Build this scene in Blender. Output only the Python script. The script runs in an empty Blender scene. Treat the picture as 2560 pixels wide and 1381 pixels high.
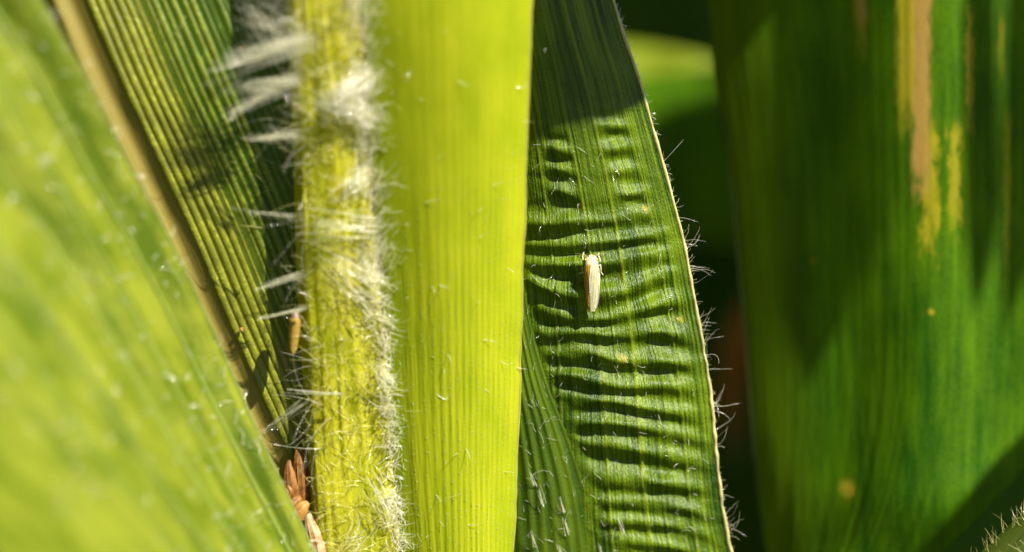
import bpy, bmesh, math, random
import numpy as np
from mathutils import Matrix, Vector, Euler

rng = np.random.default_rng(7)
random.seed(7)
sc = bpy.context.scene
COL = sc.collection

# ------------------------------------------------------------------ camera, light, exposure
# Everything is authored in millimetres in a frame X right, Y up, Z towards the viewer, whose origin is
# the point in focus, and is then turned (the viewer looks 35 degrees down into the maize) and put 0.6 m above the soil.
TILT = math.radians(35)
R = Euler((math.pi / 2 - TILT, 0, 0)).to_matrix()
Rn = np.array(R)
ORG = np.array([0.0, 0.0, 0.60])
DIST, WIDE = 150.0, 62.0

cam_d = bpy.data.cameras.new('camera')
cam = bpy.data.objects.new('camera', cam_d); COL.objects.link(cam)
cam.location = ORG + Rn @ np.array([0, 0, DIST * 1e-3])
cam.rotation_euler = R.to_euler()
cam_d.sensor_width = 36.0
cam_d.lens = 36.0 * DIST / WIDE
cam_d.clip_start = 0.002
cam_d.clip_end = 500.0
cam_d.dof.use_dof = True
cam_d.dof.focus_distance = DIST * 1e-3
cam_d.dof.aperture_fstop = cam_d.lens / 9.0
sc.camera = cam

SUN = np.array([0.55, 0.68, 0.48]); SUN /= np.linalg.norm(SUN)
sun_w = Rn @ SUN
world = bpy.data.worlds.new('World'); sc.world = world; world.use_nodes = True
wn = world.node_tree
sky = wn.nodes.new('ShaderNodeTexSky'); sky.sky_type = 'NISHITA'; sky.sun_disc = False
sky.sun_elevation = math.asin(sun_w[2]); sky.sun_rotation = math.atan2(sun_w[0], sun_w[1])
bg = wn.nodes['Background']; bg.inputs['Strength'].default_value = 0.05
wn.links.new(sky.outputs[0], bg.inputs['Color'])
sd = bpy.data.lights.new('sun', 'SUN'); sd.energy = 5.0; sd.angle = math.radians(0.55); sd.color = (1.0, 0.94, 0.80)
so = bpy.data.objects.new('sun', sd); COL.objects.link(so)
so.rotation_euler = Vector(sun_w).to_track_quat('Z', 'Y').to_euler()
so.location = (0, 0, 3)
vs = sc.view_settings
vs.view_transform = 'Standard'; vs.look = 'None'; vs.gamma = 1.0; vs.use_curve_mapping = False
vs.exposure = 1.45
sc.render.engine = 'CYCLES'
sc.cycles.use_denoising = True
sc.cycles.max_bounces = 14; sc.cycles.transmission_bounces = 10; sc.cycles.diffuse_bounces = 12
sc.cycles.sample_clamp_indirect = 4.0
sc.cycles.transparent_max_bounces = 32

# ------------------------------------------------------------------ helpers
MM = 1e-3
def P3(px, py, z=0.0):
    """picture position at a depth z (mm towards the viewer) -> mm frame"""
    k = (DIST - np.asarray(z, float)) / DIST * WIDE / 2560.0
    return np.stack(np.broadcast_arrays((np.asarray(px, float) - 1280) * k, (690.5 - np.asarray(py, float)) * k, np.asarray(z, float)), -1)
def W(p):
    return (np.asarray(p, float) * MM) @ Rn.T + ORG

def smooth_interp(x, xs, ys):
    """Catmull-Rom (finite-difference Hermite) through the knots, flat-slope extrapolation"""
    x = np.asarray(x, float); xs = np.asarray(xs, float); ys = np.asarray(ys, float)
    d = np.gradient(ys, xs) if len(xs) > 1 else np.zeros(1)
    i = np.clip(np.searchsorted(xs, x) - 1, 0, len(xs) - 2)
    h = xs[i + 1] - xs[i]; t = (x - xs[i]) / h
    tc = np.clip(t, 0, 1)
    h00 = 2*tc**3 - 3*tc**2 + 1; h10 = tc**3 - 2*tc**2 + tc; h01 = -2*tc**3 + 3*tc**2; h11 = tc**3 - tc**2
    r = h00*ys[i] + h10*h*d[i] + h01*ys[i+1] + h11*h*d[i+1]
    r = r + np.where(t < 0, (x - xs[i]) * d[i], 0) + np.where(t > 1, (x - xs[i+1]) * d[i+1], 0)
    return r
def sstep(a, b, x):
    t = np.clip((np.asarray(x, float) - a) / (b - a), 0, 1); return t*t*(3-2*t)

_tab = rng.random((64, 64))
def vnoise(x, y):
    x = np.asarray(x, float); y = np.asarray(y, float)
    xi = np.floor(x).astype(int); yi = np.floor(y).astype(int); fx = x - xi; fy = y - yi
    fx = fx*fx*(3-2*fx); fy = fy*fy*(3-2*fy)
    g = lambda a, b: _tab[a % 64, b % 64]
    return (g(xi, yi)*(1-fx)*(1-fy) + g(xi+1, yi)*fx*(1-fy) + g(xi, yi+1)*(1-fx)*fy + g(xi+1, yi+1)*fx*fy) * 2 - 1

def thing(name, label, cat, anchor, group=None):
    o = bpy.data.objects.new(name, None); COL.objects.link(o)
    o.empty_display_size = 0.002
    o.location = W(anchor); o['label'] = label; o['category'] = cat
    if group: o['group'] = group
    return o
def part(name, me, mat, parent, label=None, kind=None):
    """me holds world coordinates; they are made local to the thing's base"""
    o = bpy.data.objects.new(name, me); COL.objects.link(o)
    root = parent
    while root.parent: root = root.parent
    me.transform(Matrix.Translation(-root.location))
    o.parent = parent
    if mat: me.materials.append(mat)
    if label: o['label'] = label
    if kind: o['kind'] = kind
    return o
def mesh(name, verts_mm, faces, uv=None, smooth=True):
    me = bpy.data.meshes.new(name)
    me.from_pydata(W(verts_mm).tolist(), [], faces if isinstance(faces, list) else faces.tolist())
    if uv is not None:
        l = me.uv_layers.new(name='UVMap')
        idx = np.empty(len(me.loops), np.int32); me.loops.foreach_get('vertex_index', idx)
        l.data.foreach_set('uv', np.asarray(uv, np.float32)[idx].ravel())
    if smooth: me.polygons.foreach_set('use_smooth', np.ones(len(me.polygons), bool))
    me.update()
    return me
def grid_faces(nv, nu, closed=False):
    a = np.arange(nv * nu).reshape(nv, nu)
    if closed: a = np.concatenate([a, a[:, :1]], 1)
    return np.stack([a[:-1, :-1], a[1:, :-1], a[1:, 1:], a[:-1, 1:]], -1).reshape(-1, 4)

class Sheet:
    """a leaf surface ruled between two edges: rows of (py, px left, z left, px right, z right)"""
    def __init__(s, rows, nu, nv, bulge=None, disp=None, u0=0.0, u1=1.0):
        r = np.array(rows, float)
        py = np.linspace(r[0, 0], r[-1, 0], nv)
        L, zL, Rr, zR = [smooth_interp(py, r[:, 0], r[:, i]) for i in (1, 2, 3, 4)]
        u = np.linspace(u0, u1, nu)
        U, PY = np.meshgrid(u, py)
        PX = L[:, None] + (Rr - L)[:, None] * U
        Z = zL[:, None] + (zR - zL)[:, None] * U
        if bulge is not None: Z = Z + bulge(U, PY)
        s.flat = P3(PX, PY, Z)
        s.p = s.flat.copy()
        if disp is not None: s.p = s.p + s._n(s.flat) * disp(U, PX, PY)[..., None]
        s.n = s._n(s.p)
        w = np.linalg.norm(np.diff(s.flat, axis=1), axis=2).sum(1).mean()
        vlen = np.linalg.norm(np.diff(s.flat[:, nu // 2], axis=0), axis=1)
        V = np.concatenate([[0], np.cumsum(vlen)])
        s.width = w / (u1 - u0)
        s.uv = np.stack([U * s.width, np.broadcast_to(V[:, None], U.shape)], -1)
        s.U, s.PX, s.PY, s.nu, s.nv = U, PX, PY, nu, nv
    @staticmethod
    def _n(p):
        du = np.gradient(p, axis=1); dv = np.gradient(p, axis=0)
        n = np.cross(dv, du)                              # faces the viewer
        n /= np.linalg.norm(n, axis=2, keepdims=True) + 1e-12
        return np.where(n[..., 2:3] < 0, -n, n)
    def mesh(s, name):
        return mesh(name, s.p.reshape(-1, 3), grid_faces(s.nv, s.nu), s.uv.reshape(-1, 2))
    def at(s, fu, fv):
        """fractions 0..1 of the grid -> point, normal, along (down the leaf), across"""
        x = np.clip(np.asarray(fu) * (s.nu - 1), 0, s.nu - 1.001); y = np.clip(np.asarray(fv) * (s.nv - 1), 0, s.nv - 1.001)
        xi = x.astype(int); yi = y.astype(int); a = (x - xi)[:, None]; b = (y - yi)[:, None]
        def bl(A): return (A[yi, xi]*(1-a) + A[yi, xi+1]*a)*(1-b) + (A[yi+1, xi]*(1-a) + A[yi+1, xi+1]*a)*b
        pt = bl(s.p); n = bl(s.n); n /= np.linalg.norm(n, axis=1, keepdims=True)
        al = s.p[np.minimum(yi+1, s.nv-1), xi] - s.p[yi, xi]; al /= np.linalg.norm(al, axis=1, keepdims=True)
        ac = s.p[yi, np.minimum(xi+1, s.nu-1)] - s.p[yi, xi]; ac /= np.linalg.norm(ac, axis=1, keepdims=True)
        return pt, n, al, ac
    def fv(s, py):
        return (np.asarray(py, float) - s.PY[0, 0]) / (s.PY[-1, 0] - s.PY[0, 0])
    def fu_at(s, px, py):
        yi = np.clip(np.round(s.fv(py) * (s.nv - 1)).astype(int), 0, s.nv - 1)
        L = s.PX[yi, 0]; Rr = s.PX[yi, -1]
        return (np.asarray(px, float) - L) / (Rr - L)

def tubes(name, pts, rad, sides=3):
    """pts (n,k,3) mm, rad (n,k) -> one mesh of thin tubes"""
    pts = np.asarray(pts, float); rad = np.asarray(rad, float)
    n, k, _ = pts.shape
    t = np.gradient(pts, axis=1); t /= np.linalg.norm(t, axis=2, keepdims=True) + 1e-12
    ref = np.array([0.31, 0.17, 0.93]); a = np.cross(t, ref); a /= np.linalg.norm(a, axis=2, keepdims=True) + 1e-9
    b = np.cross(t, a)
    ang = np.arange(sides) * 2 * np.pi / sides
    ring = a[:, :, None] * np.cos(ang)[None, None, :, None] + b[:, :, None] * np.sin(ang)[None, None, :, None]
    v = pts[:, :, None] + ring * rad[:, :, None, None]
    base = np.arange(n * k * sides).reshape(n, k, sides)
    nxt = np.roll(base, -1, axis=2)
    f = np.stack([base[:, :-1], base[:, 1:], nxt[:, 1:], nxt[:, :-1]], -1).reshape(-1, 4)
    faces = f.tolist()
    if sides == 3:
        faces += base[:, 0, ::-1].tolist() + base[:, -1].tolist()
    else:
        faces += [list(q) for q in base[:, 0, ::-1]] + [list(q) for q in base[:, -1]]
    return mesh(name, v.reshape(-1, 3), faces)

def hair_curves(p0, d0, length, k=7, curl=0.35, droop=None, kink=0.0):
    """random-walk strands from roots p0 with first direction d0"""
    n = len(p0); d = d0 / (np.linalg.norm(d0, axis=1, keepdims=True) + 1e-12)
    bend = rng.normal(size=(n, 3)) * curl
    out = [p0]; p = p0.copy(); step = (np.asarray(length) / (k - 1))[:, None]
    for i in range(k - 1):
        d = d + bend / (k - 1) + rng.normal(size=(n, 3)) * kink
        if droop is not None: d = d + droop / (k - 1)
        d /= np.linalg.norm(d, axis=1, keepdims=True)
        p = p + d * step; out.append(p)
    return np.stack(out, 1)
def taper(n, k, r0, r1, jitter=0.25):
    return (np.linspace(r0, r1, k)[None] * (1 + jitter * rng.normal(size=(n, 1)))).clip(r1 * 0.5, r0 * 2)

# ------------------------------------------------------------------ materials
def new_mat(name):
    m = bpy.data.materials.new(name); m.use_nodes = True
    nt = m.node_tree; nt.nodes.clear()
    return m, nt
class N:
    def __init__(s, nt): s.nt = nt
    def node(s, t, **kw):
        n = s.nt.nodes.new(t)
        for k, v in kw.items(): setattr(n, k, v)
        return n
    def link(s, a, b): s.nt.links.new(a, b)
    def val(s, sock, v):
        if hasattr(v, 'is_output') or isinstance(v, bpy.types.NodeSocket): s.link(v, sock)
        else: sock.default_value = v
    def math(s, op, a, b=None, c=None, clamp=False):
        n = s.node('ShaderNodeMath', operation=op, use_clamp=clamp); s.val(n.inputs[0], a)
        if b is not None: s.val(n.inputs[1], b)
        if c is not None: s.val(n.inputs[2], c)
        return n.outputs[0]
    def mix(s, f, a, b):
        n = s.node('ShaderNodeMix', data_type='RGBA'); s.val(n.inputs[0], f)
        for q, v in ((6, a), (7, b)):
            s.val(n.inputs[q], (*v, 1) if isinstance(v, tuple) and len(v) == 3 else v)
        return n.outputs[2]
    def step(s, a, b, x):
        n = s.node('ShaderNodeMapRange', interpolation_type='SMOOTHSTEP'); s.val(n.inputs[0], x)
        n.inputs[1].default_value = a; n.inputs[2].default_value = b
        return n.outputs[0]
    def uv(s, sx=1.0, sy=1.0):
        t = s.node('ShaderNodeUVMap'); m = s.node('ShaderNodeMapping'); s.link(t.outputs[0], m.inputs[0])
        m.inputs['Scale'].default_value = (sx, sy, 1); return m.outputs[0]
    def noise(s, vec, scale=1.0, detail=3.0, rough=0.55, dist=0.0):
        n = s.node('ShaderNodeTexNoise'); s.link(vec, n.inputs['Vector'])
        n.inputs['Scale'].default_value = scale; n.inputs['Detail'].default_value = detail
        n.inputs['Roughness'].default_value = rough; n.inputs['Distortion'].default_value = dist
        return n.outputs['Fac']
    def ramp(s, f, stops):
        n = s.node('ShaderNodeValToRGB'); s.val(n.inputs[0], f); cr = n.color_ramp
        while len(cr.elements) < len(stops): cr.elements.new(0.5)
        for e, (p, c) in zip(cr.elements, stops): e.position = p; e.color = (*c, 1)
        return n.outputs[0]
    def finish(s, color, tcolor, trans, rough, height=None, bump=1.0, dist=5e-5, spec=0.5, coat=0.0):
        p = s.node('ShaderNodeBsdfPrincipled'); s.val(p.inputs['Base Color'], color if not isinstance(color, tuple) else (*color, 1))
        s.val(p.inputs['Roughness'], rough); p.inputs['Specular IOR Level'].default_value = spec
        p.inputs['Coat Weight'].default_value = coat; p.inputs['Coat Roughness'].default_value = 0.25
        t = s.node('ShaderNodeBsdfTranslucent'); s.val(t.inputs[0], tcolor if not isinstance(tcolor, tuple) else (*tcolor, 1))
        if height is not None:
            b = s.node('ShaderNodeBump'); b.inputs['Strength'].default_value = bump; b.inputs['Distance'].default_value = dist
            s.link(height, b.inputs['Height']); s.link(b.outputs[0], p.inputs['Normal'])
        mx = s.node('ShaderNodeMixShader'); s.val(mx.inputs[0], trans)
        s.link(p.outputs[0], mx.inputs[1]); s.link(t.outputs[0], mx.inputs[2])
        o = s.node('ShaderNodeOutputMaterial'); s.link(mx.outputs[0], o.inputs[0])

PIG = 0.71
def leaf_mat(name, dark, light, tcol, trans=0.35, rough=0.42, fine=6.0, coarse=1.2, mottle=0.25, spec=0.5, bump=0.8, dist=4e-5, tissue=None, contrast=(0.35, 0.68), cells=14.0, fw=0.45):
    """leaf blade: fine lengthwise veins, coarse veins, blotches; UV is in millimetres across and along the leaf"""
    m, nt = new_mat(name); s = N(nt)
    f = s.noise(s.uv(fine, 0.12), 1.0, 2.0)                       # fine parallel veins
    c = s.noise(s.uv(coarse, 0.03), 1.0, 3.0)                     # main veins
    mo = s.noise(s.uv(0.35, 0.2), 1.0, 3.0)                       # blotches
    ce = s.noise(s.uv(cells, cells * 0.45), 1.0, 2.0)             # cells
    k = s.math('ADD', s.math('MULTIPLY', f, fw), s.math('MULTIPLY', c, 1.0 - fw))
    k = s.math('ADD', k, s.math('MULTIPLY', s.math('SUBTRACT', mo, 0.5), mottle))
    k = s.math('ADD', k, s.math('MULTIPLY', s.math('SUBTRACT', ce, 0.5), 0.25))
    col = s.ramp(k, [(contrast[0], dark), (contrast[1], light)])
    tc = s.mix(s.step(contrast[0], contrast[1], k), tuple(x * 0.75 for x in tcol), tcol)
    h = s.math('ADD', s.math('MULTIPLY', f, 0.8), s.math('MULTIPLY', ce, 0.7))
    if tissue: col, tc = tissue(s, col, tc)
    col = s.mix(1.0 - PIG, col, (0.0, 0.0, 0.0)); tc = s.mix(1.0 - PIG, tc, (0.0, 0.0, 0.0))      # overall pigment depth
    r = s.math('ADD', rough - 0.1, s.math('MULTIPLY', ce, 0.2))
    s.finish(col, tc, trans, r, h, bump, dist, spec * PIG)
    return m
def plain_mat(name, col, tcol=None, trans=0.0, rough=0.5, var=0.3, scale=900.0, spec=0.5):
    m, nt = new_mat(name); s = N(nt)
    col = tuple(x * PIG for x in col); tcol = tuple(x * PIG for x in tcol) if tcol else col
    g = s.node('ShaderNodeNewGeometry')
    n = s.noise(g.outputs['Position'], scale, 3.0)
    c = s.mix(s.step(0.3, 0.7, n), tuple(x * (1 - var) for x in col), col)
    s.finish(c, tcol or col, trans, rough, n, 0.4, 3e-5, spec)
    return m

def hair_mat(name, col, clear, gloss):
    """glassy plant hair: part clear, part scattering, with a sharp sheen"""
    m, nt = new_mat(name); s = N(nt)
    d = s.node('ShaderNodeBsdfDiffuse'); d.inputs[0].default_value = (*col, 1)
    t = s.node('ShaderNodeBsdfTranslucent'); t.inputs[0].default_value = (*col, 1)
    g = s.node('ShaderNodeBsdfAnisotropic') if False else s.node('ShaderNodeBsdfGlossy'); g.inputs[0].default_value = (1, 1, 0.96, 1); g.inputs['Roughness'].default_value = 0.16
    c = s.node('ShaderNodeBsdfTransparent'); c.inputs[0].default_value = (1, 1, 0.97, 1)
    def mx(f, a, b):
        n = s.node('ShaderNodeMixShader'); n.inputs[0].default_value = f; s.link(a, n.inputs[1]); s.link(b, n.inputs[2]); return n.outputs[0]
    o = s.node('ShaderNodeOutputMaterial')
    s.link(mx(clear, mx(gloss, mx(0.55, d.outputs[0], t.outputs[0]), g.outputs[0]), c.outputs[0]), o.inputs[0])
    return m
M_hair = hair_mat('pale_hair', (0.98, 0.96, 0.80), 0.12, 0.28)
M_hair_green = hair_mat('greenish_hair', (0.95, 0.90, 0.38), 0.3, 0.22)
M_margin = plain_mat('leaf_margin', (0.95, 0.88, 0.36), (0.95, 0.88, 0.3), 0.35, 0.35, 0.35, 1500)

# ------------------------------------------------------------------ ground
m, nt = new_mat('soil'); s = N(nt)
tc_ = s.node('ShaderNodeTexCoord')
n1 = s.noise(tc_.outputs['Object'], 30.0, 8.0, 0.65)
col = s.ramp(n1, [(0.3, (0.022, 0.014, 0.009)), (0.7, (0.075, 0.05, 0.032))])
s.finish(col, (0.02, 0.015, 0.01), 0.0, 0.95, n1, 1.0, 0.02, 0.15)
M_soil = m
xs = np.concatenate([-np.geomspace(300, 1.2, 14), np.linspace(-1, 1, 81), np.geomspace(1.2, 300, 14)])
gx, gy = np.meshgrid(xs, xs + 0.5)
near = np.exp(-(gx**2 + (gy-0.5)**2) / 6)
gz = (vnoise(gx * 6, gy * 6) * 0.02 + vnoise(gx * 17, gy * 17) * 0.008) * near
me = bpy.data.meshes.new('ground')
gv = np.stack([gx, gy, gz], -1).reshape(-1, 3)
me.from_pydata(gv.tolist(), [], grid_faces(*gx.shape)[:, ::-1].tolist())
me.polygons.foreach_set('use_smooth', np.ones(len(me.polygons), bool))
me.materials.append(M_soil)
g = bpy.data.objects.new('ground', me); COL.objects.link(g); g['kind'] = 'structure'; g['label'] = 'dark soil of the field under the maize'

# ------------------------------------------------------------------ broad foreground leaf (out of focus, lower left)
def fg_bulge(U, PY):
    return 1.2 * vnoise(U * 3.0, PY / 700.0 + 3) + 0.35 * np.sin(U * 46) * U + 0.5 * vnoise(U * 9, PY / 300.0)
fg = Sheet([(-500, -2300, 42, -190, 15), (0, -1700, 40, 100, 11), (210, -1460, 40, 222, 9.5), (370, -1290, 40, 300, 8.5), (590, -1040, 39, 420, 7),
            (800, -780, 38, 520, 5.8), (1120, -400, 36, 662, 4.0), (1381, -90, 33, 785, 2.6), (1800, 360, 24, 985, 1.0)], 220, 160, fg_bulge)
t_fg = thing('maize_leaf', 'broad light green maize leaf, blurred, filling the lower left corner', 'leaf', fg.p[-1, 110])
M_fg = leaf_mat('foreground_leaf', (0.105, 0.175, 0.004), (0.32, 0.37, 0.03), (0.41, 0.47, 0.02), 0.42, 0.42, 3.0, 0.6, 0.9, 0.3, 0.9, 9e-5, contrast=(0.33, 0.64), cells=5.0)
part('blade', fg.mesh('foreground_blade'), M_fg, t_fg)
for i, u in enumerate((0.60, 0.70, 0.79, 0.865, 0.93)):                   # raised pale veins
    fv = np.linspace(0, 1, 90); q, n, al, ac = fg.at(np.full(90, u), fv)
    part('vein', tubes('fg_vein', (q - n * 0.02)[None], np.full((1, 90), 0.14), 8),
         plain_mat('foreground_vein', (0.30, 0.40, 0.05), (0.5, 0.6, 0.05), 0.4, 0.45, 0.2, 400), t_fg)
q, n, al, ac = fg.at(np.full(140, 1.0), np.linspace(0, 1, 140))
part('margin', tubes('fg_margin', q[None], np.full((1, 140), 0.10), 8), plain_mat('foreground_margin', (0.36, 0.44, 0.10), (0.5, 0.6, 0.1), 0.4, 0.4, 0.3, 700), t_fg)
nh = 520
fu = 1 - rng.random(nh) ** 1.3 * 0.62; fv = rng.uniform(0.2, 0.95, nh)
q, n, al, ac = fg.at(fu, fv)
d = n * 0.55 + ac * rng.uniform(-0.2, 0.7, (nh, 1)) - al * rng.uniform(0.0, 0.8, (nh, 1))
hc = hair_curves(q, d, 0.15 + 1.0 * rng.random(nh) ** 2, 6, 0.8)
ne = 24
q, n, al, ac = fg.at(np.full(ne, 1.0), rng.uniform(0.2, 0.93, ne))
d = ac * 0.9 - al * rng.uniform(-0.4, 0.9, (ne, 1)) + n * rng.uniform(-0.1, 0.7, (ne, 1))
hc2 = hair_curves(q, d, rng.uniform(0.4, 1.3, ne), 6, 0.9)
part('hairs', tubes('fg_hairs', np.concatenate([hc, hc2]), taper(nh + ne, 6, 0.030, 0.013, 0.5)), M_hair, t_fg, kind='stuff')

# ------------------------------------------------------------------ striped leaf lying behind it
def st_tissue(s, col, tc):
    sep = s.node('ShaderNodeSeparateXYZ'); t = s.node('ShaderNodeUVMap'); s.link(t.outputs[0], sep.inputs[0])
    nz = s.noise(s.uv(0.8, 0.15), 1.0, 3.0)
    x = s.math('ADD', sep.outputs[0], s.math('MULTIPLY', s.math('SUBTRACT', nz, 0.5), 1.6))
    x = s.math('SUBTRACT', x, s.math('MULTIPLY', s.step(14, 34, sep.outputs[1]), -0.0))
    ochre = s.mix(s.step(12, 32, sep.outputs[1]), (0.27, 0.31, 0.12), (0.30, 0.24, 0.05))
    pale = s.mix(s.step(1.6, 3.8, x), ochre, (0.17, 0.18, 0.012))
    f = s.step(3.2, 7.0, x)
    return s.mix(f, pale, col), s.mix(f, (0.5, 0.42, 0.06), tc)
st = Sheet([(-1300, -440, 6, 310, 5.6), (-500, -110, 5.2, 640, 4.9), (-200, 20, 4.8, 760, 4.5), (0, 110, 4.5, 850, 4.2), (200, 195, 4.1, 935, 3.7), (400, 290, 3.4, 1020, 2.6), (600, 385, 2.6, 1095, 1.4),
            (800, 470, 1.8, 1170, 0.2), (1100, 610, 0.6, 1270, -1.2), (1300, 700, -0.4, 1330, -3), (1800, 930, -2, 1480, -5)], 150, 120,
           lambda U, PY: -0.35 * np.exp(-((U - 0.09) / 0.04) ** 2) - 0.5 * np.exp(-(U / 0.02) ** 2))
t_st = thing('maize_leaf', 'dark green maize leaf with raised yellowish parallel veins beside the hairy stalk', 'leaf', st.p[-1, 75])
M_st = leaf_mat('striped_leaf', (0.028, 0.075, 0.001), (0.075, 0.15, 0.002), (0.16, 0.26, 0.004), 0.22, 0.5, 5.0, 1.0, 0.3, 0.25, 0.9, 4e-5, tissue=st_tissue)
part('blade', st.mesh('striped_blade'), M_st, t_st)
us = []
u = 0.155
while u < 0.74:
    us.append(u); u += rng.uniform(0.021, 0.037)
def vein_mat(name, c):
    m, nt = new_mat(name); s = N(nt); c = tuple(x * PIG for x in c)
    g = s.node('ShaderNodeNewGeometry'); n1 = s.noise(g.outputs['Position'], 5200.0, 2.0); n2 = s.noise(g.outputs['Position'], 700.0, 2.0)
    cc = s.mix(s.step(0.52, 0.72, n1), c, tuple(min(1, x * 2.0 + 0.02) for x in c))
    cc = s.mix(s.step(0.35, 0.7, n2), tuple(x * 0.7 for x in c), cc)
    s.finish(cc, tuple(x * 1.3 for x in c), 0.3, 0.42, n1, 0.8, 5e-5, 0.5); return m
VM = [vein_mat('vein_lit', (0.31, 0.33, 0.012)), vein_mat('vein_mid', (0.22, 0.28, 0.008)), vein_mat('vein_shaded', (0.13, 0.20, 0.005))]  # stalk's shade put into the colour: veins darken toward it
for u in us:
    nv = 110; fv = np.linspace(0, 1, nv); q, n, al, ac = st.at(np.full(nv, u), fv)
    wdt = rng.uniform(0.13, 0.28) * (1.15 - 0.5 * u); hgt = wdt * 0.55
    ang = np.linspace(0, np.pi, 7)
    wob = 1 + 0.16 * vnoise(np.linspace(0, 40, nv), np.full(nv, u * 99))
    prof = (q[:, None] + ac[:, None] * (np.cos(ang) * wdt)[None, :, None] * wob[:, None, None] + n[:, None] * ((np.sin(ang) * hgt - 0.05))[None, :, None] * wob[:, None, None])
    me = mesh('striped_vein', prof.reshape(-1, 3), grid_faces(nv, 7))
    part('vein', me, VM[0 if u < 0.33 else (1 if u < 0.52 else 2)], t_st)
# fine hairs across the stripes
nh = 70
q, n, al, ac = st.at(rng.uniform(0.3, 0.85, nh), rng.uniform(0.22, 0.62, nh))
hc = hair_curves(q, n * 0.5 - ac * rng.uniform(-0.6, 1.0, (nh, 1)) - al * rng.uniform(-0.5, 0.6, (nh, 1)), rng.uniform(0.5, 1.6, nh), 7, 0.7)
part('hairs', tubes('striped_hairs', hc, taper(nh, 7, 0.014, 0.006)), M_hair_green, t_st, kind='stuff')

# ------------------------------------------------------------------ hairy stalk (leaf sheath)
def sh_bulge(U, PY):
    return 0.75 * np.sin(np.pi * np.clip(U, 0, 1)) ** 0.6 - 1.2 * np.exp(-(U / 0.05) ** 2) + 0.05 * vnoise(U * 22 + 0.4 * vnoise(U * 3, PY / 90.), PY / 260.) + 0.10 * vnoise(U * 4, PY / 160.) + 0.025 * vnoise(U * 11, PY / 60.)
sh = Sheet([(-1100, 650, -14, 850, -15), (-800, 668, -1, 872, -2), (-500, 690, 6.2, 895, 5.6), (-220, 702, 7.4, 915, 6.8), (0, 712, 6.8, 935, 6.2), (250, 728, 5.2, 955, 4.6), (700, 742, 3.0, 975, 2.4), (1000, 757, 1.6, 1000, 1.0), (1381, 776, 0.6, 1030, -0.1), (1800, 800, -0.6, 1065, -1.2)], 90, 280, sh_bulge)
t_sh = thing('leaf_sheath', 'yellow-green stalk with a furry surface of white hairs beside the bright leaf', 'stalk', sh.p[-1, 45])
M_sh = leaf_mat('sheath', (0.36, 0.40, 0.003), (0.80, 0.74, 0.04), (0.85, 0.8, 0.03), 0.3, 0.5, 3.2, 0.55, 0.8, 0.2, 0.8, 6e-5, contrast=(0.3, 0.7), cells=7.0)
part('body', sh.mesh('sheath_body'), M_sh, t_sh)
# --- short fur over the whole face
nh = 1500
fu = rng.beta(1.2, 0.9, nh); fv = sh.fv(rng.uniform(-150, 1500, nh))
q, n, al, ac = sh.at(fu, fv)
d = n * rng.uniform(0.25, 0.9, (nh, 1)) - al * rng.uniform(-0.4, 1.0, (nh, 1)) + ac * rng.normal(0, 0.6, (nh, 1))
fur = hair_curves(q, d, rng.uniform(0.5, 2.2, nh), 7, 1.5)
part('fur', tubes('sheath_fur', fur, taper(nh, 7, 0.0135, 0.006)), M_hair_green, t_sh, kind='stuff')
# --- dense white fringe where the bright leaf joins
nh = 2000
py = rng.uniform(-150, 1500, nh)
dens = 0.45 + 0.55 * (vnoise(py / 70., np.zeros(nh)) > -0.15)
keep = rng.random(nh) < dens; py = py[keep]; nh = len(py)
fv = sh.fv(py); spread = np.where(py < 650, 0.15, np.where(py < 850, 0.12, 0.06)); fu = np.clip(0.885 + rng.normal(0, 1, nh) * spread * 0.7 - spread * 0.35, 0.2, 0.97)
q, n, al, ac = sh.at(fu, fv)
upd = np.where(py < 900, 0.9, 0.55)[:, None]
silk = (py < 720)[:, None]
d = np.where(silk, n * rng.uniform(0.3, 0.8, (nh, 1)) - al * rng.uniform(0.4, 1.2, (nh, 1)) + ac * rng.normal(0.35, 0.3, (nh, 1)),
             n * rng.uniform(0.5, 1.3, (nh, 1)) - al * rng.uniform(-0.3, 0.8, (nh, 1)) + ac * rng.normal(0.0, 0.55, (nh, 1)))
sil = silk[:, 0]
fr = np.empty((nh, 7, 3))
fr[sil] = hair_curves((q + n * 0.1)[sil], d[sil], rng.uniform(0.9, 2.4, sil.sum()), 7, 0.45)
fr[~sil] = hair_curves((q + n * 0.1)[~sil], d[~sil], rng.uniform(0.4, 1.4, (~sil).sum()), 7, 0.9)
part('fringe', tubes('sheath_fringe', fr, taper(nh, 7, 0.024, 0.010)), M_hair, t_sh, kind='stuff')
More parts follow.
